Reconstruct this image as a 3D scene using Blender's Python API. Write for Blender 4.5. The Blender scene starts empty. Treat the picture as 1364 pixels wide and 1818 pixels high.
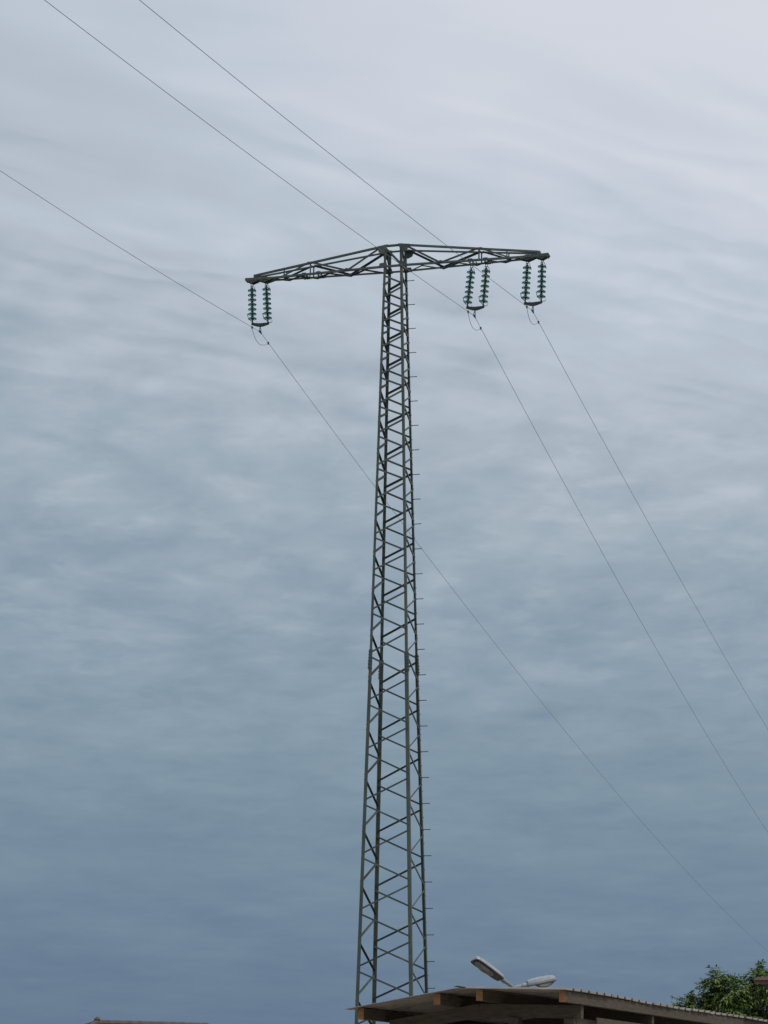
import bpy, bmesh, math, random
from mathutils import Vector, Matrix
random.seed(7)
S = bpy.context.scene
COL = S.collection
EYE = 1.6                                   # camera height above the ground
# ------------------------------------------------------------------ camera
FPX, PITCH, ROLL, YAW = 4691.95, .236899, .0051232, -.004059
def cam_axes():
    fw = Vector((math.sin(YAW)*math.cos(PITCH), math.cos(YAW)*math.cos(PITCH), math.sin(PITCH)))
    rt = Vector((math.cos(YAW), -math.sin(YAW), 0)); up = rt.cross(fw)
    return rt*math.cos(ROLL)+up*math.sin(ROLL), -rt*math.sin(ROLL)+up*math.cos(ROLL), fw
RT, UP, FW = cam_axes()
cd = bpy.data.cameras.new('camera'); cam = bpy.data.objects.new('camera', cd); COL.objects.link(cam)
cd.sensor_fit = 'VERTICAL'; cd.sensor_height = 36; cd.lens = FPX/1818*36
cd.clip_start = .1; cd.clip_end = 6000
M = Matrix((RT, UP, -FW)).transposed().to_4x4(); M.translation = (0, 0, EYE)
cam.matrix_world = M
S.camera = cam
S.render.resolution_x, S.render.resolution_y = 768, 1024

# ------------------------------------------------------------------ sky
SUN_EL, SUN_AZ = math.radians(52), math.radians(128)      # azimuth clockwise from +Y
w = bpy.data.worlds.new('World'); S.world = w; w.use_nodes = True
nt = w.node_tree; nt.nodes.clear()
def N(t, **k):
    n = nt.nodes.new(t)
    for a, b in k.items():
        if a.startswith('in_'): n.inputs[int(a[3:])].default_value = b
        else: setattr(n, a, b)
    return n
def L(a, b, i=0): nt.links.new(a, b.inputs[i])
def math_(op, a, b=None, c=None, clamp=False):
    n = N('ShaderNodeMath', operation=op, use_clamp=clamp)
    for i, v in enumerate((a, b, c)):
        if v is None: continue
        if isinstance(v, (int, float)): n.inputs[i].default_value = v
        else: L(v, n, i)
    return n.outputs[0]
out = N('ShaderNodeOutputWorld')
tc = N('ShaderNodeTexCoord'); sep = N('ShaderNodeSeparateXYZ'); L(tc.outputs['Generated'], sep)
X, Y, Z = sep.outputs
Zp = math_('MAXIMUM', Z, 0.0)
inv = math_('DIVIDE', 1.0, math_('ADD', Zp, .10))
cx, cy = math_('MULTIPLY', X, inv), math_('MULTIPLY', Y, inv)      # cloud layer seen in perspective
def vec(x, y, z=0.0):
    n = N('ShaderNodeCombineXYZ')
    for i, v in enumerate((x, y, z)):
        if isinstance(v, (int, float)): n.inputs[i].default_value = v
        else: L(v, n, i)
    return n.outputs[0]
def noise(v, scale, detail, rough, dist=0.0, w=0.0):
    n = N('ShaderNodeTexNoise', noise_dimensions='4D'); L(v, n, 0)
    n.inputs['W'].default_value = w; n.inputs['Scale'].default_value = scale
    n.inputs['Detail'].default_value = detail; n.inputs['Roughness'].default_value = rough
    n.inputs['Distortion'].default_value = dist
    return n.outputs[0]
def remap(v, a, b, c, d, smooth=False):
    n = N('ShaderNodeMapRange', interpolation_type='SMOOTHSTEP' if smooth else 'LINEAR')
    L(v, n, 0)
    for i, q in enumerate((a, b, c, d)): n.inputs[i+1].default_value = q
    return n.outputs[0]
P2 = vec(cx, cy)
warp = noise(P2, 5, 2, .5, w=3.1)
wc = math_('MULTIPLY', math_('SUBTRACT', warp, .5), .10)
# long soft rolls of the high layer
ang = math.radians(31)
ra = math_('ADD', math_('MULTIPLY', cx, math.cos(ang)), math_('MULTIPLY', cy, math.sin(ang)))
rb = math_('SUBTRACT', math_('MULTIPLY', cy, math.cos(ang)), math_('MULTIPLY', cx, math.sin(ang)))
roll = noise(vec(math_('MULTIPLY', ra, 3.6), math_('MULTIPLY', math_('ADD', rb, wc), 15.0)), 1.0, 2.5, .42, .25, 1.7)
pv = vec(math_('ADD', cx, wc), math_('MULTIPLY', cy, .85))
puff = noise(pv, 9.5, 4.5, .52, .15, 5.2)
fine = noise(pv, 26.0, 3.0, .55, .1, 2.9)
puff = math_('ADD', math_('MULTIPLY', puff, .74), math_('MULTIPLY', fine, .26))
# long waves in the layer: soft ridges with a sharper lower edge
ph = math_('ADD', math_('MULTIPLY', rb, 19.0), math_('MULTIPLY', noise(vec(math_('MULTIPLY', ra, 4.5), math_('MULTIPLY', rb, 9.0)), 1.0, 2.5, .5, 0, 9.3), 3.4))
saw = math_('FRACT', ph)
ridge = math_('MULTIPLY', remap(saw, 0, .72, 0, 1, True), remap(saw, .72, 1, 1, 0, True))
wamp = remap(noise(vec(math_('MULTIPLY', ra, 5.5), math_('MULTIPLY', rb, 7.0)), 1.0, 2, .5, 0, 4.4), .40, .66, 0, 1, True)
waves = math_('MULTIPLY', math_('SUBTRACT', ridge, .45), wamp)
big = noise(P2, 3.2, 2, .5, 0, 8.4)
# how much each kind shows at each height
k_roll = math_('MULTIPLY', remap(Z, .24, .31, 0, 1, True), remap(Z, .37, .43, 1, .2, True))
k_puff = math_('MULTIPLY', remap(Z, .09, .20, .3, 1, True), remap(Z, .30, .38, 1, .25, True))
det = math_('ADD', math_('MULTIPLY', math_('SUBTRACT', roll, .5), math_('MULTIPLY', k_roll, .16)),
            math_('MULTIPLY', math_('SUBTRACT', puff, .5), math_('MULTIPLY', k_puff, .185)))
det = math_('ADD', det, math_('MULTIPLY', math_('SUBTRACT', big, .5), .06))
det = math_('ADD', det, math_('MULTIPLY', waves, math_('MULTIPLY', k_roll, .026)))
brk = remap(noise(vec(math_('ADD', cx, wc), math_('MULTIPLY', cy, .95)), 11.0, 4.0, .55, .2, 7.7), .50, .70, 0, 1, True)
kb = math_('MULTIPLY', remap(Z, .13, .20, 0, 1, True), remap(Z, .25, .34, 1, .15, True))
det = math_('ADD', det, math_('MULTIPLY', math_('SUBTRACT', brk, .18), math_('MULTIPLY', kb, .028)))
side = math_('MULTIPLY', X, remap(Z, .20, .42, .05, 1.0))            # brighter to the right, towards the sun
lvl = math_('ADD', math_('ADD', math_('MULTIPLY', Zp, 1.0), math_('MULTIPLY', side, .55)), math_('MULTIPLY', det, 1.0))
ramp = N('ShaderNodeValToRGB'); L(lvl, ramp)
cr = ramp.color_ramp
STOPS = [(0.03, (.092, .150, .252)), (.059, (.112, .172, .266)), (.111, (.165, .237, .308)), (.153, (.217, .294, .362)), (.216, (.306, .375, .440)),
         (.257, (.375, .440, .502)), (.298, (.450, .508, .575)), (.345, (.500, .560, .640)), (.385, (.575, .620, .695)), (.435, (.640, .668, .735)), (.50, (.675, .695, .750)), (1.0, (.78, .79, .82))]
cr.elements[0].position, cr.elements[1].position = STOPS[0][0], STOPS[-1][0]
for p_, c_ in STOPS[1:-1]: cr.elements.new(p_)
for e_, (p_, c_) in zip(cr.elements, STOPS): e_.position = p_; e_.color = (*c_, 1)
sky = N('ShaderNodeTexSky', sky_type='NISHITA'); sky.sun_disc = False
sky.sun_elevation = SUN_EL; sky.sun_rotation = SUN_AZ
bg1 = N('ShaderNodeBackground'); L(ramp.outputs[0], bg1); bg1.inputs[1].default_value = .97
bg2 = N('ShaderNodeBackground'); L(sky.outputs[0], bg2); bg2.inputs[1].default_value = .008
addn = N('ShaderNodeAddShader'); L(bg1.outputs[0], addn, 0); L(bg2.outputs[0], addn, 1); L(addn.outputs[0], out)

sd = bpy.data.lights.new('sun', 'SUN'); sd.energy = 1.1; sd.angle = math.radians(14); sd.color = (1, .96, .9)
sun = bpy.data.objects.new('sun', sd); COL.objects.link(sun)
sv = Vector((math.sin(SUN_AZ)*math.cos(SUN_EL), math.cos(SUN_AZ)*math.cos(SUN_EL), math.sin(SUN_EL)))
sun.rotation_euler = sv.to_track_quat('Z', 'Y').to_euler()
S.view_settings.view_transform = 'Standard'; S.view_settings.look = 'None'
S.view_settings.exposure = 0; S.view_settings.gamma = 1

# ------------------------------------------------------------------ materials
def mat(name, c1, c2=None, scale=8, rough=.6, metal=0.0, bump=0.0, stretch=(1, 1, 1), spots=None, vary=0, **kw):
    m = bpy.data.materials.new(name); m.use_nodes = True
    t = m.node_tree; b = t.nodes['Principled BSDF']
    b.inputs['Roughness'].default_value = rough; b.inputs['Metallic'].default_value = metal
    tcn = t.nodes.new('ShaderNodeTexCoord'); mp = t.nodes.new('ShaderNodeMapping')
    mp.inputs['Scale'].default_value = stretch
    t.links.new(tcn.outputs['Object'], mp.inputs[0])
    nz = t.nodes.new('ShaderNodeTexNoise'); nz.inputs['Scale'].default_value = scale
    nz.inputs['Detail'].default_value = 6; nz.inputs['Roughness'].default_value = .6
    t.links.new(mp.outputs[0], nz.inputs[0])
    r = t.nodes.new('ShaderNodeValToRGB'); r.color_ramp.elements[0].position = .3; r.color_ramp.elements[1].position = .7
    r.color_ramp.elements[0].color = (*c1, 1); r.color_ramp.elements[1].color = (*(c2 or c1), 1)
    t.links.new(nz.outputs[0], r.inputs[0]); colr = r.outputs[0]
    if spots:
        sc, th, c3 = spots
        n2 = t.nodes.new('ShaderNodeTexNoise'); n2.inputs['Scale'].default_value = sc; n2.inputs['Detail'].default_value = 4
        t.links.new(mp.outputs[0], n2.inputs[0])
        mr = t.nodes.new('ShaderNodeMapRange'); mr.inputs[1].default_value = th; mr.inputs[2].default_value = th+.08
        t.links.new(n2.outputs[0], mr.inputs[0])
        mx = t.nodes.new('ShaderNodeMix'); mx.data_type = 'RGBA'
        t.links.new(mr.outputs[0], mx.inputs[0]); t.links.new(colr, mx.inputs[6]); mx.inputs[7].default_value = (*c3, 1)
        colr = mx.outputs[2]
    if vary:
        oi = t.nodes.new('ShaderNodeObjectInfo'); mr2 = t.nodes.new('ShaderNodeMapRange')
        mr2.inputs[3].default_value = 1-vary; mr2.inputs[4].default_value = 1+vary
        hs = t.nodes.new('ShaderNodeHueSaturation')
        t.links.new(oi.outputs['Random'], mr2.inputs[0]); t.links.new(mr2.outputs[0], hs.inputs['Value']); t.links.new(colr, hs.inputs['Color'])
        colr = hs.outputs[0]
    t.links.new(colr, b.inputs['Base Color'])
    if bump:
        bp = t.nodes.new('ShaderNodeBump'); bp.inputs['Strength'].default_value = bump; bp.inputs['Distance'].default_value = .02
        t.links.new(nz.outputs[0], bp.inputs['Height']); t.links.new(bp.outputs[0], b.inputs['Normal'])
    for k, v in kw.items(): b.inputs[k.replace('_', ' ')].default_value = v
    return m
m_steel = mat('painted_steel', (.055, .072, .066), (.100, .118, .100), 1.6, .55, 0, 0, spots=(3.0, .62, (.115, .095, .072)), vary=.18)
m_brace = mat('brace_steel', (.050, .064, .066), (.098, .114, .110), 1.1, .5, 0, 0, spots=(2.2, .62, (.15, .13, .105)), vary=.35)
m_bolt = mat('bolt_steel', (.04, .045, .045), (.07, .075, .07), 9, .5)
m_hard = mat('fitting_steel', (.035, .042, .045), (.065, .072, .075), 14, .55, .2)
m_glass = mat('green_glass', (.26, .50, .49), (.34, .58, .56), 5, .10, Transmission_Weight=.85, IOR=1.5)
m_wire = mat('aluminium_wire', (.20, .21, .22), (.27, .28, .29), 3, .55, .3)
m_wood = mat('weathered_wood', (.060, .048, .036), (.115, .088, .062), 6, .85, 0, .4, (1, 1, 5))
m_wend = mat('cut_wood_end', (.30, .14, .06), (.42, .21, .10), 20, .8)
m_board = mat('dark_boards', (.045, .042, .038), (.085, .075, .062), 7, .9, 0, .3, (6, 6, .6))
m_concrete = mat('concrete', (.20, .20, .19), (.30, .29, .27), 4, .9, 0, .3)
m_sheet = mat('weathered_roof_sheet', (.24, .205, .178), (.35, .315, .285), 3.5, .75, 0, .15, (1, 1, 1), spots=(5, .62, (.15, .12, .085)))
m_alu = mat('lamp_aluminium', (.30, .32, .35), (.42, .44, .46), 12, .35, .35)
m_bowl = mat('lamp_bowl', (.40, .40, .36), (.52, .52, .47), 6, .15, Transmission_Weight=.6, IOR=1.45)
m_dark = mat('lamp_recess', (.05, .045, .04), (.10, .085, .07), 10, .6)
m_galv = mat('galvanised_pole', (.24, .25, .26), (.34, .35, .36), 6, .5, .3)
m_leaf = mat('leaf_green', (.072, .128, .020), (.130, .200, .038), 1.8, .45, spots=(9, .56, (.20, .27, .06)))
m_leaf.node_tree.nodes['Principled BSDF'].inputs['Subsurface Weight'].default_value = 0
m_bark = mat('bark', (.07, .055, .04), (.13, .10, .075), 9, .9, 0, .6, (1, 1, .3))
m_tile = mat('clay_tiles', (.22, .14, .115), (.34, .21, .17), 5, .85, 0, .3)
m_tile_old = mat('old_brown_tiles', (.085, .072, .066), (.15, .125, .112), 5, .85, 0, .3)
m_plaster = mat('house_plaster', (.55, .51, .44), (.64, .60, .52), 2, .9)
m_paint = mat('white_paint', (.70, .70, .68), (.78, .78, .76), 4, .5)
m_pane = mat('window_glass', (.02, .025, .03), (.03, .035, .04), 4, .06)
m_ground = mat('meadow_ground', (.045, .075, .022), (.10, .11, .045), .35, .95, 0, .5)

m_bounce = mat('pale_bounce_gravel', (.24, .22, .18), (.40, .37, .31), 1.5, .95, 0, .5)  # pale tone, for the added ground sheet that bounces light upward

# ------------------------------------------------------------------ helpers
def build(name, bm, m, parent=None, smooth=False, kind=None):
    me = bpy.data.meshes.new(name); bmesh.ops.recalc_face_normals(bm, faces=bm.faces)
    bm.to_mesh(me); bm.free()
    for x in (m if isinstance(m, list) else [m]): me.materials.append(x)
    if smooth:
        for p in me.polygons: p.use_smooth = True
    o = bpy.data.objects.new(name, me); COL.objects.link(o)
    if parent: o.parent = parent; o.matrix_parent_inverse = parent.matrix_world.inverted() if False else Matrix.Translation(-parent.location) if not parent.parent else Matrix.Identity(4)
    if kind: o['kind'] = kind
    return o
def thing(name, label, cat, loc, group=None):
    o = bpy.data.objects.new(name, None); COL.objects.link(o); o.location = loc; o.empty_display_size = .3
    o['label'] = label; o['category'] = cat
    if group: o['group'] = group
    bpy.context.view_layer.update()
    return o
def V(*a): return Vector(a)
def basis(d, hint):
    d = d.normalized(); a = hint - d*hint.dot(d)
    if a.length < 1e-5: a = Vector((1, 0, 0)) - d*d.x
    a.normalize(); return d, a, d.cross(a)
def extrude(bm, pts0, pts1, mi=0):
    a = [bm.verts.new(p) for p in pts0]; b = [bm.verts.new(p) for p in pts1]; n = len(a)
    fs = [bm.faces.new((a[i], a[(i+1) % n], b[(i+1) % n], b[i])) for i in range(n)]
    fs += [bm.faces.new(a[::-1]), bm.faces.new(b)]
    for f in fs: f.material_index = mi
    return fs
def angle(bm, p0, p1, e1, e2, w_, t, w2=None):
    """rolled L-section from p0 to p1: heel on the line, flanges along e1 and e2"""
    w2 = w2 or w_
    prof = [(0, 0), (w_, 0), (w_, t), (t, t), (t, w2), (0, w2)]
    extrude(bm, [p0+e1*a+e2*b for a, b in prof], [p1+e1*a+e2*b for a, b in prof])
def bar(bm, p0, p1, wx, wy, hint=Vector((0, 0, 1)), mi=0):
    """rectangular bar; wx across, wy along hint"""
    d, a, b = basis(p1-p0, hint)
    q = [(-wy/2, -wx/2), (wy/2, -wx/2), (wy/2, wx/2), (-wy/2, wx/2)]
    return extrude(bm, [p0+a*u_+b*v_ for u_, v_ in q], [p1+a*u_+b*v_ for u_, v_ in q], mi)
def tube(bm, pts, r, n=8, r1=None, cap=True):
    rings = []
    for i, p in enumerate(pts):
        d = (pts[min(i+1, len(pts)-1)]-pts[max(i-1, 0)])
        hint = Vector((0, 0, 1)) if abs(d.normalized().z) < .9 else Vector((1, 0, 0))
        _, a, b = basis(d, hint); k = i/(len(pts)-1); rr = r+(r1-r)*k if r1 is not None else r
        rings.append([bm.verts.new(p+(a*math.cos(2*math.pi*j/n)+b*math.sin(2*math.pi*j/n))*rr) for j in range(n)])
    for q, s in zip(rings, rings[1:]):
        for j in range(n): bm.faces.new((q[j], q[(j+1) % n], s[(j+1) % n], s[j]))
    if cap: bm.faces.new(rings[0][::-1]); bm.faces.new(rings[-1])
def lathe(bm, c, axis, prof, n=20):
    d, a, b = basis(axis, Vector((1, 0, 0)) if abs(axis.normalized().x) < .9 else Vector((0, 1, 0)))
    rings = []
    for r, h in prof:
        if r < 1e-5: rings.append([bm.verts.new(c+d*h)])
        else: rings.append([bm.verts.new(c+d*h+(a*math.cos(2*math.pi*j/n)+b*math.sin(2*math.pi*j/n))*r) for j in range(n)])
    for q, s in zip(rings, rings[1:]):
        for j in range(n):
            k = (j+1) % n
            if len(q) == 1 and len(s) == 1: continue
            if len(q) == 1: bm.faces.new((q[0], s[k], s[j]))
            elif len(s) == 1: bm.faces.new((q[j], q[k], s[0]))
            else: bm.faces.new((q[j], q[k], s[k], s[j]))
def plate(bm, pts, nrm, t):
    nrm = nrm.normalized()*t/2
    extrude(bm, [p-nrm for p in pts], [p+nrm for p in pts])
def hexbolt(bm, p, d, r=.016, h=.02):
    lathe(bm, p, d, [(0, 0), (r, 0), (r, h), (0, h)], 6)
def at(px, py, y):
    """world point seen at photograph pixel (px, py) at distance y along +Y"""
    d = RT*((px-682)/FPX)+UP*((909-py)/FPX)+FW
    return Vector((0, 0, EYE))+d*(y/d.y)

# ------------------------------------------------------------------ ground
bm = bmesh.new()
n = 48
g0 = [[None]*(n+1) for _ in range(n+1)]
for i in range(n+1):
    for j in range(n+1):
        a = (i/n*2-1); b = (j/n*2-1)
        g0[i][j] = bm.verts.new((math.copysign(abs(a)**2.2, a)*3000, math.copysign(abs(b)**2.2, b)*3000, 0))
for i in range(n):
    for j in range(n): bm.faces.new((g0[i][j], g0[i+1][j], g0[i+1][j+1], g0[i][j+1]))
build('ground', bm, m_ground, kind='structure')

bm = bmesh.new()
vs = [bm.verts.new(V(x, y, .006)) for x, y in ((-30, -12), (34, -12), (40, 30), (38, 66), (-8, 68), (-26, 50))]
bm.faces.new(vs)
build('bounce_sheet', bm, m_bounce, kind='structure')  # unseen gravel sheet, added to bounce light under the shed roof and pylon

# ------------------------------------------------------------------ lattice pylon
PHI = .2634
U = V(math.cos(PHI), -math.sin(PHI), 0); T = V(math.sin(PHI), math.cos(PHI), 0); ZZ = V(0, 0, 1)
BASE = V(0, 80.713, 0)
ZSP = 14.7+EYE
def wid(z):
    h = z-EYE
    w_ = 1.1748-(.0474 if h > 14.7 else .0492)*(h-14.7)
    ext = .078 if h < 14.7 else .058
    return w_+ext, w_*(1.02+.10*(1-h/28))+ext*.9
def corner(a, b, z):
    wu, wt = wid(z)
    return BASE+U*(a*wu/2)+T*(b*wt/2)+ZZ*z
pylon = thing('lattice_pylon', 'tall grey green steel lattice pylon with one wide crossarm and step bolts', 'pylon', BASE)
ZTOP = 28.27+EYE; ZARM = 27.50+EYE
LEGS = {'A': (-1, -1), 'B': (-1, 1), 'C': (1, -1), 'D': (1, 1)}
for nm, (a, b) in LEGS.items():
    bm = bmesh.new()
    angle(bm, corner(a, b, -.05), corner(a, b, ZSP), -U*a, -T*b, .105, .012)
    angle(bm, corner(a, b, ZSP)-(U*a+T*b)*.008, corner(a, b, ZTOP)-(U*a+T*b)*.003, -U*a, -T*b, .080, .010)
    leg = build('leg', bm, m_steel, pylon)
    # splice cover with its bolt rows
    bm = bmesh.new()
    z0 = ZSP-.42+(.12 if nm in 'AD' else 0); z1 = z0+.62
    o3 = (U*a+T*b)*.010
    angle(bm, corner(a, b, z0)+o3, corner(a, b, z1)+o3, -U*a, -T*b, .118, .011)
    for k in range(6):
        z = z0+.06+k*.1
        for q in (.035, .085):
            hexbolt(bm, corner(a, b, z)+o3-U*a*q, T*b, .014, .022)
            hexbolt(bm, corner(a, b, z)+o3-T*b*q, U*a, .014, .022)
    build('splice_plate', bm, m_steel, leg)
    bm = bmesh.new()
    lathe(bm, BASE+U*(a*1.0)+T*(b*1.05)+ZZ*(-.3), ZZ, [(0, 0), (.38, 0), (.36, .5), (.30, .55), (0, .56)], 16)
    build('footing', bm, m_concrete, pylon)

# node heights (relative to the eye), alternating A,D / B,C
nodes = [25.62, 25.21, 24.77, 24.33, 23.86, 23.40, 22.90, 22.44, 21.93, 21.40, 20.87, 20.35, 19.78, 19.21, 18.63,
         18.05, 17.47, 16.86, 16.22, 15.55, 14.85, 14.10, 13.36, 12.60, 11.85, 11.05, 10.27, 9.47, 8.65, 7.81, 6.97, 6.12, 5.26, 4.41]
top = [27.28, 26.86, 26.44, 26.03]
allz = top + nodes
z = allz[-1]
while z > -1.0: z -= .86; allz.append(z)
allz = [q+EYE for q in allz]
# face: (legs at even nodes, legs at odd nodes, outward normal)
faces = [('A', 'C', -T), ('D', 'B', T), ('B', 'A', -U), ('C', 'D', U)]
segs = []
for ev, od, nrm in faces:
    for i in range(len(allz)-1):
        l0, l1 = (ev, od) if i % 2 == 0 else (od, ev)
        segs.append((allz[i], allz[i+1], l0, l1, nrm, i, ev+od))
segs.sort(key=lambda s: s[1])
vis = [s for s in segs if s[0] > 4.1+EYE]
rest_low = [s for s in segs if s[0] <= 4.1+EYE]
def brace_mesh(bm, s):
    z0, z1, l0, l1, nrm, i, fc = s
    h = z0-EYE
    wb = .052 if h < 14.7 else .056 if h < 20 else .062
    off = .055 if h < 14.7 else .05
    p0 = corner(*LEGS[l0], z0-off); p1 = corner(*LEGS[l1], z1+off)
    d = (p1-p0).normalized()
    t = .013 if h < 14.7 else .011
    p0 = p0+d*.022-nrm*t; p1 = p1-d*.022-nrm*t
    inpl = nrm.cross(d).normalized()
    if inpl.z > 0: inpl = -inpl                    # points down
    if fc in ('DB',) and i % 2 == 1 or fc in ('BA',) and i % 2 == 0 or fc == 'CD' and i % 2:
        heel = inpl*(wb/2); e1 = -inpl
    else: heel = -inpl*(wb/2); e1 = inpl
    angle(bm, p0+heel, p1+heel, e1, -nrm, wb, .007)
    for p in (p0+d*.035, p1-d*.035): hexbolt(bm, p+nrm*(t+.001), nrm, .013, .016)
for s in vis[:100]:
    bm = bmesh.new(); brace_mesh(bm, s); build('brace', bm, m_brace, pylon)
bm = bmesh.new()
for s in vis[100:]+rest_low: brace_mesh(bm, s)
build('brace', bm, m_brace, pylon, kind='stuff')

# step bolts up the right-hand leg: every other one turned to the next flange
def stepbolt(p, d, ln):
    bm = bmesh.new()
    tube(bm, [p-d*.03, p+d*ln], .0125, 8)
    lathe(bm, p+d*ln, d, [(0, 0), (.018, 0), (.018, .014), (0, .014)], 8)
    lathe(bm, p, d, [(0, -.0), (.019, 0), (.019, .016), (0, .016)], 6)
    return bm
zz = 4.7788+EYE
k = 0
while zz+k*.4 < ZARM-.3:
    z = zz+k*.4
    c = corner(1, 1, z)
    if k % 2 == 0: bm = stepbolt(c-T*.05+V(0, 0, 0), U, .215)
    else: bm = stepbolt(c-U*.05, T, .17)
    build('step_bolt', bm, m_bolt, pylon)
    k += 1

# ---- head frame and crossarm
HU, HT = wid(ZARM)[0]/2, wid(ZARM)[1]/2
def ap(s, t, z): return BASE+U*s+T*t+ZZ*z
def half(s):                                 # half distance between near and far face at s
    return HT+(.10-HT)*min(1, max(0, (abs(s)-HU)/(5.03-HU)))
bm = bmesh.new()
for b in (-1, 1):
    for a in (-1, 1):
        angle(bm, ap(a*5.03, b*.10, ZARM), ap(a*HU, b*HT, ZARM), ZZ, -T*b, .064, .009)
    angle(bm, ap(-HU, b*HT, ZARM), ap(HU, b*HT, ZARM), ZZ, -T*b, .064, .009)
arm = build('crossarm', bm, m_steel, pylon)
ZT0, ZT1 = 28.27+EYE, 27.72+EYE
for b in (-1, 1):
    for a in (-1, 1):
        bm = bmesh.new()
        angle(bm, ap(a*4.68, b*half(4.68), ZT1-.08), ap(a*HU*.96, b*HT*.98, ZT0-.08), ZZ, -T*b, .064, .009)
        build('top_chord', bm, m_steel, arm)
    bm = bmesh.new()
    angle(bm, ap(-HU*.96, b*HT*.98, ZT0-.08), ap(HU*.96, b*HT*.98, ZT0-.08), ZZ, -T*b, .064, .009)
    build('top_chord', bm, m_steel, arm)
def ztop(s):
    k = (abs(s)-HU)/(4.75-HU); return ZT0-.04+(ZT1-ZT0)*max(0, k)
def armbar(s0, top0, s1, top1, b, w_=.055):
    p0 = ap(s0, b*half(s0), ztop(s0) if top0 else ZARM+.04); p1 = ap(s1, b*half(s1), ztop(s1) if top1 else ZARM+.04)
    bm = bmesh.new(); d = (p1-p0).normalized(); nrm = T*b
    e = nrm.cross(d).normalized()
    if e.z > 0: e = -e
    p0 = p0-nrm*.012; p1 = p1-nrm*.012
    angle(bm, p0-e*w_/2, p1-e*w_/2, e, -nrm, w_, .008)
    return build('arm_brace', bm, m_brace, arm)
for b in (-1, 1):
    for a in (-1, 1):
        armbar(a*HU*1.1, True, a*1.52, False, b, .065)
        armbar(a*1.60, False, a*2.78, True, b, .065)
        armbar(a*2.84, True, a*3.78, False, b, .05)
        armbar(a*2.80, True, a*2.80, False, b, .045)
        armbar(a*3.70, True, a*3.70, False, b, .040)
    # crossed bracing between the legs of the head
    armbar(-HU, True, HU, False, b, .05)
for a in (-1, 1):
    bm = bmesh.new()
    p = [ap(a*HU, -HT, ZT0-.05), ap(a*HU, HT, ZARM+.05), ap(a*HU, HT, ZT0-.05), ap(a*HU, -HT, ZARM+.05)]
    angle(bm, p[0]-U*a*.02, p[1]-U*a*.02, ZZ, -U*a, .05, .008)
    build('arm_brace', bm, m_brace, arm)
    bm = bmesh.new()
    for z in (ZT0-.09, ZARM+.01):
        angle(bm, ap(a*HU*.97, -HT+.02, z), ap(a*HU*.97, HT-.02, z), ZZ, -U*a, .06, .008)
    build('arm_brace', bm, m_brace, arm)
    # horizontal zig-zag between the two bottom chords
    xs = [HU, .95, 1.55, 2.15, 2.65, 3.15, 3.6, 4.05, 4.45]; sg = 1
    for s0, s1 in zip(xs, xs[1:]):
        bm = bmesh.new()
        p0, p1 = ap(a*s0, sg*half(s0)*.9, ZARM-.004), ap(a*s1, -sg*half(s1)*.9, ZARM-.004)
        d, e, f_ = basis(p1-p0, -ZZ)
        angle(bm, p0, p1, e, f_, .042, .007)
        hexbolt(bm, p0, -ZZ, .014, .03)
        build('arm_brace', bm, m_brace, arm); sg = -sg
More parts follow.
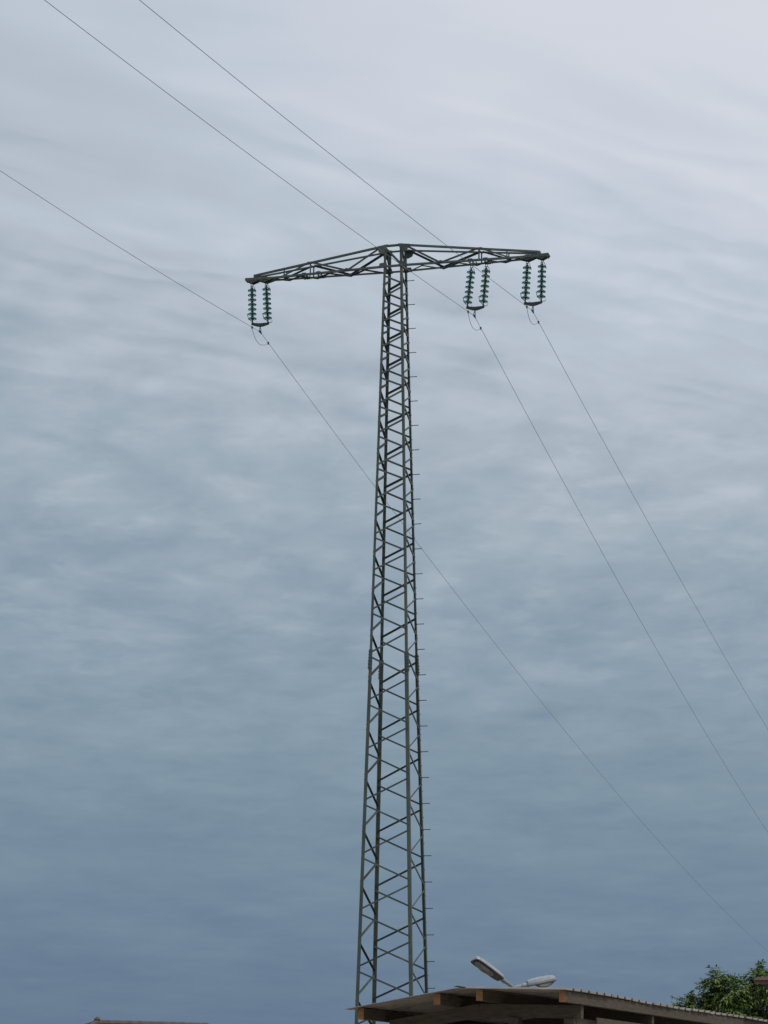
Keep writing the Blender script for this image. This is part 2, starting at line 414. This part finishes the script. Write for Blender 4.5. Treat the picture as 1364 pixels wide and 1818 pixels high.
# gussets where chords meet the legs
for a in (-1, 1):
    for b in (-1, 1):
        bm = bmesh.new()
        y = b*(HT+.008)
        ob = .24 if (a > 0) else .20
        plate(bm, [ap(a*(HU-.14), y, ZT0-.005), ap(a*(HU+ob), y, ZT0-.05), ap(a*(HU+.16), y, ZT0-.26), ap(a*(HU), y, ZT0-.33), ap(a*(HU-.08), y, ZT0-.2)], T, .012)
        build('gusset', bm, m_steel, arm)
        bm = bmesh.new()
        plate(bm, [ap(a*(HU-.14), y, ZARM-.02), ap(a*(HU+.16), y, ZARM-.01), ap(a*(HU+.13), y, ZARM+.14), ap(a*(HU-.10), y, ZARM+.16)], T, .012)
        build('gusset', bm, m_steel, arm)
    # node plates along the arm
    for b in (-1, 1):
        for s_, zc in ((1.56, ZARM+.05), (2.81, ztop(2.81))):
            bm = bmesh.new(); y = b*(half(s_)+.012)
            sgn = 1 if zc < ZARM+.1 else -1
            plate(bm, [ap(a*s_-.10, y, zc-.02*sgn), ap(a*s_+.10, y, zc-.02*sgn), ap(a*s_+.04, y, zc+.045*sgn), ap(a*s_-.04, y, zc+.045*sgn)], T, .010)
            build('gusset', bm, m_steel, arm)
    # end box of the arm
    bm = bmesh.new()
    plate(bm, [ap(a*4.56, 0, ZT1-.01), ap(a*4.76, 0, ZT1-.02), ap(a*4.76, 0, ZARM+.088), ap(a*4.56, 0, ZARM+.088)], T, .20)
    build('end_plate', bm, m_steel, arm)
    bm = bmesh.new()
    plate(bm, [ap(a*4.55, 0, ZARM+.085), ap(a*5.04, 0, ZARM+.085), ap(a*5.04, 0, ZARM+.01), ap(a*4.55, 0, ZARM+.01)], T, .19)
    for b in (-1, 1): plate(bm, [ap(a*4.1, b*.11, ZARM+.075), ap(a*5.04, b*.11, ZARM+.10), ap(a*5.05, b*.11, ZARM+.03), ap(a*4.82, b*.11, ZARM-.085), ap(a*4.60, b*.10, ZARM+.0), ap(a*4.36, b*.13, ZARM-.085), ap(a*4.1, b*.15, ZARM-.0)], T, .012)
    build('end_plate', bm, m_steel, arm)
    for s_ in (2.52, 3.01, 4.35, 4.83):        # hanger brackets with their bolts
        bm = bmesh.new(); hb = half(s_)
        for q in (-.05, .05):
            plate(bm, [ap(a*s_+q, -hb-.02, ZARM+.06), ap(a*s_+q, hb+.02, ZARM+.06), ap(a*s_+q, .05, ZARM-.075), ap(a*s_+q, -.05, ZARM-.075)], U, .012)
        for b in (-1, 1):
            plate(bm, [ap(a*s_-.07, b*(hb+.012), ZARM+.085), ap(a*s_+.07, b*(hb+.012), ZARM+.085), ap(a*s_+.10, b*(hb+.012), ZARM-.01), ap(a*s_-.10, b*(hb+.012), ZARM-.01)], T, .012)
        tube(bm, [ap(a*s_-.08, 0, ZARM-.055), ap(a*s_+.10, 0, ZARM-.055)], .013, 8)
        for q in (-.14, -.04, .07):
            tube(bm, [ap(a*s_+.17, q, ZARM+.02), ap(a*s_+.175, q, ZARM-.06)], .010, 6)
        build('hanger_bracket', bm, m_steel, arm)

# ------------------------------------------------------------------ insulators
def insulator(lbl, s0, s1, y0, y1, clamp, zh=27.44, dz=0):
    """double string hanging from arm positions s0, s1; feet at y0, y1; suspension clamp at clamp=(s,z)"""
    hub = ap((s0+s1)/2, 0, zh+EYE)
    root = thing('insulator_set', lbl, 'insulator', hub, 'insulator sets hanging from the crossarm')
    for si, (s, yb) in enumerate(((s0, y0), (s1, y1))):
        p = ap(s, 0, zh+EYE); q = ap(yb[0], 0, yb[1]+EYE)
        ax = (q-p); ln = ax.length; ax.normalize()
        bm = bmesh.new()       # shackle, ball eye and the pins that run between discs
        c = p+ax*.03
        for sx in (-1, 1): tube(bm, [c+U*sx*.030-ax*.05, c+U*sx*.034+ax*.05, c+U*sx*.008+ax*.10], .010, 6)
        tube(bm, [c+ax*.07, p+ax*.22], .014, 8)
        tube(bm, [p+ax*.2, q-ax*.02], .016, 8)
        tube(bm, [q-ax*.10, q+ax*.03], .024, 8)
        build('string_hardware', bm, m_hard, root)
        st = (ln-.25-.12)/6.35
        for k in range(7):
            c = p+ax*(.25+k*st)
            bm = bmesh.new()
            lathe(bm, c, -ax, [(.022, -.030), (.055, -.018), (.060, .000), (.078, -.022), (.088, .004), (.104, -.020), (.116, .006), (.134, -.014), (.140, -.004), (.137, .010), (.110, .030), (.070, .044), (.046, .050), (0, .052)], 22)
            disc = build('glass_disc', bm, m_glass, root, smooth=True)
            bm = bmesh.new()
            lathe(bm, c, -ax, [(0, .040), (.050, .044), (.052, .062), (.044, .090), (.030, .104), (0, .106)], 14)
            lathe(bm, c, -ax, [(0, -.052), (.026, -.050), (.030, -.032), (0, -.031)], 10)
            build('disc_cap', bm, m_hard, disc, smooth=True)
        # arcing horns
        bm = bmesh.new()
        o = p+ax*.09
        tube(bm, [o, o+U*.05+ax*.01-T*.02, o+U*.10+ax*.09-T*.03, o+U*.13+ax*.20-T*.04, o+U*.145+ax*.26-T*.04], .009, 6)
        tube(bm, [o, o-U*.045+ax*.0, o-U*.05+ax*.06, o-U*.02+ax*.10], .008, 6)
        build('arcing_horn', bm, m_hard, root)
        bm = bmesh.new(); o = q-ax*.06
        tube(bm, [o, o-U*.07-ax*.07-T*.03, o-U*.125-ax*.13-T*.05, o-U*.150-ax*.27-T*.05], .010, 6)
        tube(bm, [o-U*.165-ax*.27-T*.05, o-U*.10-ax*.265-T*.05], .013, 6)
        build('arcing_horn', bm, m_hard, root)
        bm = bmesh.new(); o = q-ax*.04
        if si: tube(bm, [o, o+U*.06+ax*.02-T*.04, o+U*.115+ax*.045-T*.06, o+U*.145+ax*.02-T*.06, o+U*.165-ax*.04-T*.06], .010, 6)
        else: tube(bm, [o+U*.02, o+U*.09+ax*.04-T*.05, o+U*.14+ax*.045-T*.06, o+U*.155-ax*.01-T*.06], .009, 6)
        build('arcing_horn', bm, m_hard, root)
    qa, qb = ap(y0[0], 0, y0[1]+EYE), ap(y1[0], 0, y1[1]+EYE); cl = ap(clamp[0], 0, clamp[1]+EYE)
    mid = (qa+qb)/2
    bm = bmesh.new()
    e = (qb-qa).normalized()
    for t_ in (-.014, .014):
        plate(bm, [qa-e*.04+T*t_+ZZ*.03, mid+ZZ*.012+T*t_, qb+e*.04+T*t_+ZZ*.03, qb+e*.035+T*t_-ZZ*.035, mid+e*.07-ZZ*.105+T*t_, mid-e*.07-ZZ*.105+T*t_, qa-e*.035+T*t_-ZZ*.035], T, .010)
    for p in (qa, qb, mid-ZZ*.08): tube(bm, [p-T*.035, p+T*.035], .016, 8)
    build('yoke_plate', bm, m_hard, root)
    bm = bmesh.new(); top_ = mid-ZZ*.07
    tube(bm, [top_, top_.lerp(cl, .45)], .020, 8)
    for sx in (-1, 1): tube(bm, [top_.lerp(cl, .35)+U*sx*.01, cl+U*sx*.028+ZZ*.05, cl+U*sx*.028-ZZ*.01], .011, 6)
    # boat of the clamp, along the line
    prof = []
    b0, b1 = cl-T*.13, cl+T*.13
    pts = [(-.03, .018), (.03, .018), (.026, -.018), (0, -.034), (-.026, -.018)]
    extrude(bm, [b0+U*x*.6+ZZ*(z_*.5-.03) for x, z_ in pts], [cl+U*x+ZZ*z_ for x, z_ in pts])
    extrude(bm, [cl+U*x+ZZ*z_ for x, z_ in pts], [b1+U*x*.6+ZZ*(z_*.5-.03) for x, z_ in pts])
    bar(bm, cl-T*.05+ZZ*.022, cl+T*.05+ZZ*.022, .05, .02)
    build('suspension_clamp', bm, m_hard, root)
    return cl
cl1 = insulator('double string of green glass discs under the lone left arm tip', -4.843, -4.356, (-4.799, 26.05), (-4.272, 26.03), (-4.532, 25.765))
cl2 = insulator('double string of green glass discs halfway along the right arm, nearest the pylon body', 2.521, 3.007, (2.372, 26.03), (2.886, 26.015), (2.601, 25.735))
cl3 = insulator('double string of green glass discs at the far right tip of the arm', 4.337, 4.813, (4.246, 26.02), (4.763, 26.02), (4.487, 25.748))

# ------------------------------------------------------------------ conductors
PN, PF = .28, .27
def span(cl, side, s):
    a, b = side
    psi = PN if s < 0 else PF
    d = V(math.sin(psi), math.cos(psi), 0)*(1 if s >= 0 else -1); x = abs(s)
    ca, cb = a if s < 0 else b
    return cl+d*x+ZZ*(ca*x+cb*x*x)
def conductor(lbl, cl, near, far):
    root = thing('power_line', lbl, 'power cable', cl, 'conductors of the line')
    ss = [-110+i*2.0 for i in range(50)]+[-10+i*.5 for i in range(40)]+[10+i*3 for i in range(90)]
    bm = bmesh.new(); tube(bm, [span(cl, (near, far), s) for s in ss], .0070, 7)
    build('cable', bm, m_wire, root, smooth=True)
    p0, p1 = span(cl, (near, far), -.80), span(cl, (near, far), .85)
    bm = bmesh.new(); pts = []
    for i in range(25):
        k = i/24; p = p0.lerp(p1, k); pts.append(p-ZZ*(.30*math.sin(math.pi*k**.85)**.8)-U*.03*math.sin(math.pi*k))
    tube(bm, pts, .0075, 6); build('bypass_loop', bm, m_wire, root, smooth=True)
    for p in (p0, p1):
        bm = bmesh.new()
        lathe(bm, p-T*.035, T, [(0, 0), (.022, .005), (.032, .02), (.032, .05), (.022, .065), (0, .07)], 10)
        bar(bm, p-ZZ*.06, p+ZZ*.03, .03, .04, T)
        build('loop_clamp', bm, m_hard, root)
conductor('thin power line on the left, below the lone left arm tip', cl1, (-.11003, .00081), (-.1407, .00039))
conductor('middle thin power line, under the inner insulators of the right arm', cl2, (-.1329, .00038), (-.1612, .00049))
conductor('thin power line furthest to the right, under the right arm tip', cl3, (-.13545, .00031), (-.1114, .00034))

# ------------------------------------------------------------------ open shed in the foreground
AZ = .41696
G = V(-math.cos(AZ), math.sin(AZ), 0); R = V(math.sin(AZ), math.cos(AZ), 0)
PA = V(.92599, 39.0, 2.28953+EYE)            # apex of the verge
AR, BL, SR, SL = 1.7064, 1.7582, math.tan(.03221), math.tan(.15228)
LEN = 11.2
shed = thing('timber_shed', 'low open timber shed with corrugated roof and orange brown purlin ends', 'shed', V(PA.x, PA.y, 0)+R*LEN/2)
def sp(g, r, dz=0):                           # point on the roof sheet: g left of the apex, r back from the verge
    return PA+G*g+R*r+ZZ*(dz-(g*SL if g > 0 else -g*SR))
def sheet(g0, g1, r0, r1, nm):
    bm = bmesh.new(); prof = []
    r = r0; pitch = .333
    while r < r1-.01:
        prof += [(r, 0), (r+.235, 0), (r+.262, .034), (r+.306, .034)]
        r += pitch
    prof.append((r, 0))
    rnd = random.Random(3)
    top0, top1, bot0, bot1 = [], [], [], []
    NG = 6
    grid = []
    for gi in range(NG+1):
        row = []
        for i, (rr, h) in enumerate(prof):
            sheet_i = i//12
            rs = random.Random(sheet_i*7+int(g0*10)); jit = rs.uniform(-.035, .035); jz = rs.uniform(-.004, .006)
            gg = g0+(g1-g0)*gi/NG
            if gi == (0 if abs(g0) > abs(g1) else NG): gg += jit*(1 if g0+g1 > 0 else -1)
            row.append(sp(gg, rr, h+jz+.012*math.sin(rr*.9)))
        grid.append(row)
    vt = [[bm.verts.new(p+ZZ*.006) for p in row] for row in grid]
    vb = [[bm.verts.new(p) for p in row] for row in grid]
    n_ = len(prof)
    for gi in range(NG):
        for i in range(n_-1):
            bm.faces.new((vt[gi][i], vt[gi+1][i], vt[gi+1][i+1], vt[gi][i+1]))
            bm.faces.new((vb[gi][i], vb[gi][i+1], vb[gi+1][i+1], vb[gi+1][i]))
    for gi in range(NG):
        for i in (0, n_-1): bm.faces.new((vt[gi][i], vt[gi+1][i], vb[gi+1][i], vb[gi][i]))
    for gi in (0, NG):
        for i in range(n_-1): bm.faces.new((vt[gi][i], vt[gi][i+1], vb[gi][i+1], vb[gi][i]))
    return build(nm, bm, m_sheet, shed)
rf = sheet(.004, BL, 0, LEN, 'roof'); sheet(-AR, -.004, 0, LEN, 'roof')
bm = bmesh.new()
for q in range(8):
    r0 = q*1.9; r1 = r0+1.96
    pr = [(.05, .040), (.0, .043+.001*q), (-.05, .040), (-.05, .036), (.0, .039), (.05, .036)]
    extrude(bm, [sp(a, r0+.02, b) for a, b in pr], [sp(a, r1, b+.004) for a, b in pr])
build('ridge_cap', bm, m_sheet, rf)
PUR = [(1.60, .16), (.37, .16), (-.30, .16), (-1.60, .12)]
for g, setb in PUR:
    bm = bmesh.new(); hh = .155; ww = .105
    fs = None
    p0 = sp(g, setb, -hh/2-.006); p1 = sp(g, LEN-.2, -hh/2-.006)
    f = bar(bm, p0, p1, ww, hh)
    f[4].material_index = 1; f[5].material_index = 1
    build('purlin', bm, [m_wood, m_wend], shed)
# rafters across, posts below
for r in (.95, 4.2, 7.45, 10.7):
    bm = bmesh.new(); dz = -.166-.10
    bar(bm, sp(1.45, r, dz), sp(0, r, dz), .10, .19); bar(bm, sp(0, r+.0, dz), sp(-1.60, r, dz), .10, .19)
    build('rafter', bm, m_wood, shed)
    for g in (1.30, -.55, -1.42):
        bm = bmesh.new(); q = sp(g, r, 0)
        bar(bm, V(q.x, q.y, -.05), q-ZZ*.36, .16, .16, R)
        build('post', bm, m_wood, shed)
    if r < 10:
        bm = bmesh.new()
        for g in (-1.42, 1.30):
            q0 = sp(g, r, -.42); q1 = sp(g, r+3.25, -.42)
            bar(bm, q0+R*.09, q1-R*.09, .10, .14)
        build('wall_plate', bm, m_wood, shed)
# board cladding under the eave (right) and across the gable (set back)
bm = bmesh.new(); r = 1.1; i = 0
while r < LEN-.6:
    zt = 3.28-(.03*(i % 3)); q = PA+G*(-1.28)+R*(r+.075)
    bar(bm, V(q.x, q.y, .05), V(q.x, q.y, zt), .147, .024, G); r += .150; i += 1
build('wall', bm, m_board, shed)
bm = bmesh.new(); g = 1.20; i = 0
while g > -1.25:
    q = PA+G*g+R*1.35; zt = 3.30 if g < .2 else 3.22-.10*max(0, g-.2)
    bar(bm, V(q.x, q.y, .05), V(q.x, q.y, zt), .024, .147, G); g -= .150; i += 1
build('wall', bm, m_board, shed)
bm = bmesh.new()
for r, dz in ((1.5, -.40), (1.5, -.60), (6.0, -.46)):
    bar(bm, sp(-1.62, r, dz), sp(-1.62, r+3.9, dz), .025, .16)
build('fascia_board', bm, m_wood, shed)

# ------------------------------------------------------------------ twin street lamp behind the shed
YL = 50.0
J = at(912, 1753.5, YL)
lamp = thing('street_lamp', 'grey double headed street lamp showing just above the shed roof', 'street lamp', V(J.x, J.y, 0))
bm = bmesh.new(); tube(bm, [V(J.x, J.y, 0), V(J.x, J.y, 1.0), V(J.x, J.y, 1.01), J-ZZ*.04], .075, 14, .045)
build('pole', bm, m_galv, lamp, smooth=True)
bm = bmesh.new(); lathe(bm, J-ZZ*.12, ZZ, [(0, 0), (.055, 0), (.055, .10), (.04, .135), (0, .14)], 14)
build('pole_collar', bm, m_galv, lamp)
def lamp_head(d, armlen, ln, wd, tilt=0):
    """d: unit direction outwards; builds the arm and the head"""
    sidev = d.cross(ZZ).normalized(); up = sidev.cross(d).normalized()
    if up.z < 0: up = -up
    q = Matrix.Rotation(math.radians(tilt), 3, d); up = q @ up; sidev = q @ sidev
    bm = bmesh.new()
    tube(bm, [J-ZZ*.03, J+d*.05, J+d*armlen], .034, 10)
    tube(bm, [J+d*(armlen-.10), J+d*(armlen+.03)], .045, 10)
    build('arm', bm, m_galv, lamp, smooth=False)
    o = J+d*armlen
    secs = [(0, .42, .06), (.02, .70, .08), (.14, .86, .092), (.45, .97, .10), (.80, 1.0, .095), (.93, .93, .085), (.98, .80, .065), (1.0, .62, .04)]
    bm = bmesh.new(); rings = []
    for k, wf, h in secs:
        c = o+d*(ln*k); w2 = wd/2*wf
        pr = [(-w2, -.02), (-w2, .02), (-w2*.86, h*.72), (-w2*.45, h), (w2*.45, h), (w2*.86, h*.72), (w2, .02), (w2, -.02)]
        rings.append([bm.verts.new(c+sidev*x+up*y) for x, y in pr])
    for a, b in zip(rings, rings[1:]):
        for j in range(8): bm.faces.new((a[j], a[(j+1) % 8], b[(j+1) % 8], b[j]))
    bm.faces.new(rings[0]); bm.faces.new(rings[-1][::-1])
    hd = build('lamp_head', bm, m_alu, lamp)
    bm = bmesh.new()     # rim
    rim = []
    for k, wf, h in secs[1:]:
        rim.append((o+d*(ln*k), wd/2*wf+.012))
    lf = [c-sidev*w_-up*.022 for c, w_ in rim]; rg = [c+sidev*w_-up*.022 for c, w_ in rim]
    tube(bm, lf+rg[::-1]+[lf[0]], .011, 6)
    build('rim', bm, m_dark, hd)
    bm = bmesh.new()     # dark reflector opening and gear tray
    plate(bm, [c-sidev*(w_-.03)-up*.024 for c, w_ in rim[:-1]]+[c+sidev*(w_-.03)-up*.024 for c, w_ in rim[:-1]][::-1], up, .006)
    build('reflector', bm, m_dark, hd)
    bm = bmesh.new(); rings = []       # clear bowl
    for i in range(9):
        k = i/8; c = o+d*(ln*(.30+.66*k)); dep = .085*math.sin(math.pi*min(1, k*.92+.04))**.6; w2 = (wd/2-.025)*(math.sin(math.pi*(k*.9+.05))**.35)
        rings.append([bm.verts.new(c+sidev*w2*math.cos(t_)-up*(.030+dep*math.sin(t_))) for t_ in [math.pi*j/10 for j in range(11)]])
    for a, b in zip(rings, rings[1:]):
        for j in range(10): bm.faces.new((a[j], a[j+1], b[j+1], b[j]))
    build('lamp_bowl', bm, m_bowl, hd, smooth=True)
PXM = YL/4750
def dirv(dx, dy, depth): return V(dx, depth, dy).normalized()
lamp_head(dirv(-72, 46, -55), .33, .73, .19, 14)
lamp_head(dirv(72, 16, 20), .27, .56, .19, 4)

# ------------------------------------------------------------------ tree on the right
YT = 60.0
tree = thing('tree', 'green leafy tree top above the right end of the shed roof', 'tree', V(at(1345, 1780, YT).x, YT, 0))
tx = tree.location.x
bm = bmesh.new()
tube(bm, [V(tx+.05, YT, -.1), V(tx, YT, 1.2), V(tx-.08, YT, 2.4), V(tx-.02, YT+.03, 3.4)], .17, 12, .10)
build('trunk', bm, m_bark, tree, smooth=True)
LUMPS = [(1220, 1786, 15), (1232, 1792, 14), (1246, 1774, 14), (1252, 1786, 18), (1262, 1758, 11), (1268, 1770, 15), (1272, 1736, 10), (1275, 1745, 11), (1282, 1760, 17),
         (1285, 1784, 22), (1300, 1762, 18), (1312, 1752, 12), (1308, 1780, 24), (1325, 1758, 15), (1330, 1788, 20), (1342, 1745, 12), (1350, 1742, 14),
         (1348, 1765, 18), (1356, 1790, 24), (1262, 1802, 20), (1290, 1806, 24), (1320, 1810, 26), (1350, 1815, 28), (1375, 1752, 20), (1385, 1780, 34),
         (1410, 1765, 30), (1405, 1805, 40), (1440, 1790, 40), (1300, 1835, 45), (1350, 1840, 48), (1400, 1840, 48), (1245, 1825, 26), (1460, 1830, 45), (1350, 1729, 6)]
rn = random.Random(11)
lump_pts = []
for px, py, rr in LUMPS:
    dep = rn.uniform(-1.0, 1.0)*(1.0 if rr > 16 else .45)
    c = at(px, py, YT+dep); lump_pts.append((c, rr*YT/4750))
bm = bmesh.new()
hub0 = V(tx-.02, YT+.03, 3.35)
for c, rr in lump_pts:
    st = hub0+V(0, 0, -rn.uniform(0, 1.1))
    mid = st.lerp(c, .5)+V(rn.uniform(-.1, .1), rn.uniform(-.1, .1), -.12)
    tube(bm, [st, st.lerp(mid, .5)+V(0, 0, -.02), mid, c.lerp(mid, .4), c+V(0, 0, rr*.5)], .035, 6, .007)
build('branches', bm, m_bark, tree, smooth=True)
bm = bmesh.new()
def leaflet(p, d, ln, wd):
    """one folded, drooping leaflet"""
    d = d.normalized(); sd_ = d.cross(V(rn.uniform(-.5, .5), rn.uniform(-.5, .5), 1)).normalized()
    nm = sd_.cross(d)
    tip = p+d*ln-ZZ*ln*.22; m1 = p+d*ln*.45
    a = bm.verts.new(p); b = bm.verts.new(m1+sd_*wd/2+nm*wd*.14); c = bm.verts.new(tip); e = bm.verts.new(m1-sd_*wd/2+nm*wd*.14); f = bm.verts.new(m1-nm*wd*.05)
    bm.faces.new((a, b, f)); bm.faces.new((b, c, f)); bm.faces.new((a, f, e)); bm.faces.new((f, c, e))
def spray(p, d, ln, size):
    n_ = rn.randint(4, 6)
    d = d.normalized(); prev = p
    pts = [p]
    for i in range(1, n_+1):
        k = i/n_; pts.append(p+d*ln*k-ZZ*ln*.28*k*k)
    for i in range(1, n_+1):
        dd = (pts[i]-pts[i-1]).normalized(); s_ = dd.cross(ZZ)
        if s_.length < .01: s_ = V(1, 0, 0)
        s_.normalize()
        for sg_ in (-1, 1):
            leaflet(pts[i], dd*.55+s_*sg_*(.8+rn.uniform(-.2, .2))+ZZ*rn.uniform(-.35, .15), size*rn.uniform(.75, 1.15), size*.42)
    leaflet(pts[-1], pts[-1]-pts[-2], size*1.15, size*.4)
for c, rr in lump_pts:
    nsp = int(22+rr*rr*430)
    for _ in range(nsp):
        v = V(rn.gauss(0, 1), rn.gauss(0, 1), rn.gauss(0, 1)); v.normalize()
        rad = rr*rn.uniform(.15, .9); p = c+v*rad
        spray(p, v+ZZ*rn.uniform(-.2, .5), rn.uniform(.16, .30), rn.uniform(.09, .14))
for px, py, a_ in ((1273, 1736, 92), (1268, 1733, 140), (1278, 1734, 40), (1248, 1752, 130), (1240, 1765, 150), (1219, 1783, 110), (1203, 1788, 120), (1212, 1790, 70), (1300, 1748, 70),
                   (1314, 1745, 60), (1328, 1750, 20), (1350, 1729, 100), (1346, 1730, 140), (1356, 1732, 60), (1258, 1743, 135), (1232, 1770, 140), (1290, 1752, 100)):
    spray(at(px, py+4, YT), V(math.cos(math.radians(a_)), rn.uniform(-.3, .3), math.sin(math.radians(a_))+.15), .22, .085)
build('crown', bm, m_leaf, tree)

# ------------------------------------------------------------------ houses
def tiled_roof(bm, pts, rows, step=.03):
    """quad or triangle roof slope a-b (eave) c-d (ridge) as overlapping tile courses"""
    a, b, c, d = pts
    nrm = (b-a).cross(d-a).normalized()
    if nrm.z < 0: nrm = -nrm
    for i in range(rows):
        k0, k1 = i/rows, (i+1)/rows
        p = [a.lerp(d, k0)+nrm*step, b.lerp(c, k0)+nrm*step, b.lerp(c, k1)+nrm*.004, a.lerp(d, k1)+nrm*.004]
        q = [x-nrm*(step+.01) for x in p[:2]]+[x-nrm*.02 for x in p[2:]]
        if (p[2]-p[3]).length < .02: p = p[:3]; q = q[:3]
        extrude(bm, q, p)
def window(parent, c, right, nrm, w_, h):
    bm = bmesh.new()
    for sx in (-1, 1): bar(bm, c+right*sx*w_/2-ZZ*h/2, c+right*sx*w_/2+ZZ*h/2, .07, .08, nrm)
    for sz in (-1, 1): bar(bm, c-right*(w_/2-.03)+ZZ*sz*h/2, c+right*(w_/2-.03)+ZZ*sz*h/2, .07, .086, nrm)
    bar(bm, c-ZZ*(h/2-.04), c+ZZ*(h/2-.04), .05, .06, nrm)
    fr = build('window', bm, m_paint, parent)
    bm = bmesh.new(); bar(bm, c-ZZ*(h/2-.02)-nrm*.01, c+ZZ*(h/2-.02)-nrm*.01, w_-.04, .02, nrm); build('pane', bm, m_pane, fr)
    bm = bmesh.new(); bar(bm, c-right*(w_/2+.08)-ZZ*(h/2+.06)+nrm*.05, c+right*(w_/2+.08)-ZZ*(h/2+.06)+nrm*.05, .14, .04, ZZ); build('sill', bm, m_concrete, fr)
def house(lbl, tm, eave_z, ridge_z, c, az, lx, ly, hip, chim=None, over=.5):
    """c centre on ground; lx along the ridge, ly across; az of the ridge direction from +X"""
    e = V(math.cos(az), math.sin(az), 0); f = V(-math.sin(az), math.cos(az), 0)
    h = thing('house', lbl, 'house', V(c.x, c.y, 0), 'houses behind')
    P = lambda x, y, z: V(c.x, c.y, 0)+e*x+f*y+ZZ*z
    bm = bmesh.new(); W2, D2 = lx/2-over, ly/2-over; t_ = .3
    zt = eave_z-.12
    bar(bm, P(-W2, -D2+t_/2, zt/2), P(W2, -D2+t_/2, zt/2), t_, zt); bar(bm, P(-W2, D2-t_/2, zt/2), P(W2, D2-t_/2, zt/2), t_, zt)
    bar(bm, P(-W2+t_/2, -D2+t_, zt/2), P(-W2+t_/2, D2-t_, zt/2), t_, zt); bar(bm, P(W2-t_/2, -D2+t_, zt/2), P(W2-t_/2, D2-t_, zt/2), t_, zt)
    if not hip:
        for sx in (-1, 1):
            x = sx*(W2-.15)
            plate(bm, [P(x, -D2, zt), P(x, D2, zt), P(x, 0, ridge_z-.25)], e, .3)
    wl = build('wall', bm, m_plaster, h)
    for x in (-lx*.25, lx*.25):
        window(h, P(x, -D2-.02, eave_z*.55), e, -f, 1.1, 1.2)
    bm = bmesh.new()
    hx = lx/2-(hip if hip else 0)
    r0, r1 = P(-hx, 0, ridge_z), P(hx, 0, ridge_z)
    A_, B_, C_, D_ = P(-lx/2, -ly/2, eave_z), P(lx/2, -ly/2, eave_z), P(lx/2, ly/2, eave_z), P(-lx/2, ly/2, eave_z)
    rows = max(8, int((r0-(A_+D_)/2).length/.33)) if hip else max(8, int((P(0, -ly/2, eave_z)-P(0, 0, ridge_z)).length/.33))
    tiled_roof(bm, (A_, B_, r1, r0), rows); tiled_roof(bm, (C_, D_, r0, r1), rows)
    if hip: tiled_roof(bm, (B_, C_, r1, r1), rows); tiled_roof(bm, (D_, A_, r0, r0), rows)
    # underside deck
    rf_ = build('roof', bm, tm, h)
    bm = bmesh.new(); k = r0
    n_ = int((r1-r0).length/.38)
    for i in range(n_):
        p = r0.lerp(r1, i/n_); q = r0.lerp(r1, (i+1.08)/n_)
        tube(bm, [p+ZZ*.0, q+ZZ*.012], .11, 8)
    if hip:
        for s_, en in ((r0, A_), (r0, D_), (r1, B_), (r1, C_)):
            m_ = int((s_-en).length/.38)
            for i in range(m_): tube(bm, [s_.lerp(en, (i+1.05)/m_)+ZZ*.02, s_.lerp(en, i/m_)+ZZ*.035], .085, 8)
        lathe(bm, r0+ZZ*.05, ZZ, [(0, 0), (.10, .02), (.12, .08), (.05, .16), (0, .17)], 8)
    build('ridge_tiles', bm, tm, rf_)
    bm = bmesh.new()
    z_ = eave_z-(.09 if hip else .045); fh = .16 if hip else .075
    bar(bm, P(-lx/2, -ly/2+.03, z_), P(lx/2, -ly/2+.03, z_), .03, fh); bar(bm, P(-lx/2, ly/2-.03, z_), P(lx/2, ly/2-.03, z_), .03, fh)
    plate(bm, [P(-lx/2+.05, -ly/2+.05, z_+.03), P(lx/2-.05, -ly/2+.05, z_+.03), P(lx/2-.05, ly/2-.05, z_+.03), P(-lx/2+.05, ly/2-.05, z_+.03)], ZZ, .03)
    build('soffit', bm, m_paint if hip else m_wood, h)
    return h
# left: only its hipped ridge shows at the bottom edge
lr0 = at(173, 1812.5, 95); q_ = at(365, 1817.8, 95)
lr1 = at(365, 1817.8, 95*(lr0.z-EYE)/(q_.z-EYE))
dirr = V(lr1.x-lr0.x, lr1.y-lr0.y, 0); az1 = math.atan2(dirr.y, dirr.x); rl = dirr.length
lx1 = rl+2*3.2; cen = V((lr0.x+lr1.x)/2, (lr0.y+lr1.y)/2, 0)
house('house at the bottom left with only its brown tiled ridge showing', m_tile_old, lr0.z-.15-1.3, lr0.z-.07, cen, az1, lx1, 6.0, 3.2)
# right: an eave corner pokes out of the tree
tip = at(1339, 1737, 50)
az2 = math.radians(-12)
lx2, ly2 = 11.0, 9.0
e2 = V(math.cos(az2), math.sin(az2), 0); f2 = V(-math.sin(az2), math.cos(az2), 0)
cen2 = V(tip.x, tip.y, 0)+e2*lx2/2+f2*ly2/2
house('house on the far right whose reddish eave corner pokes out of the tree', m_tile, tip.z-.02, tip.z+.30, cen2, az2, lx2, ly2, None)
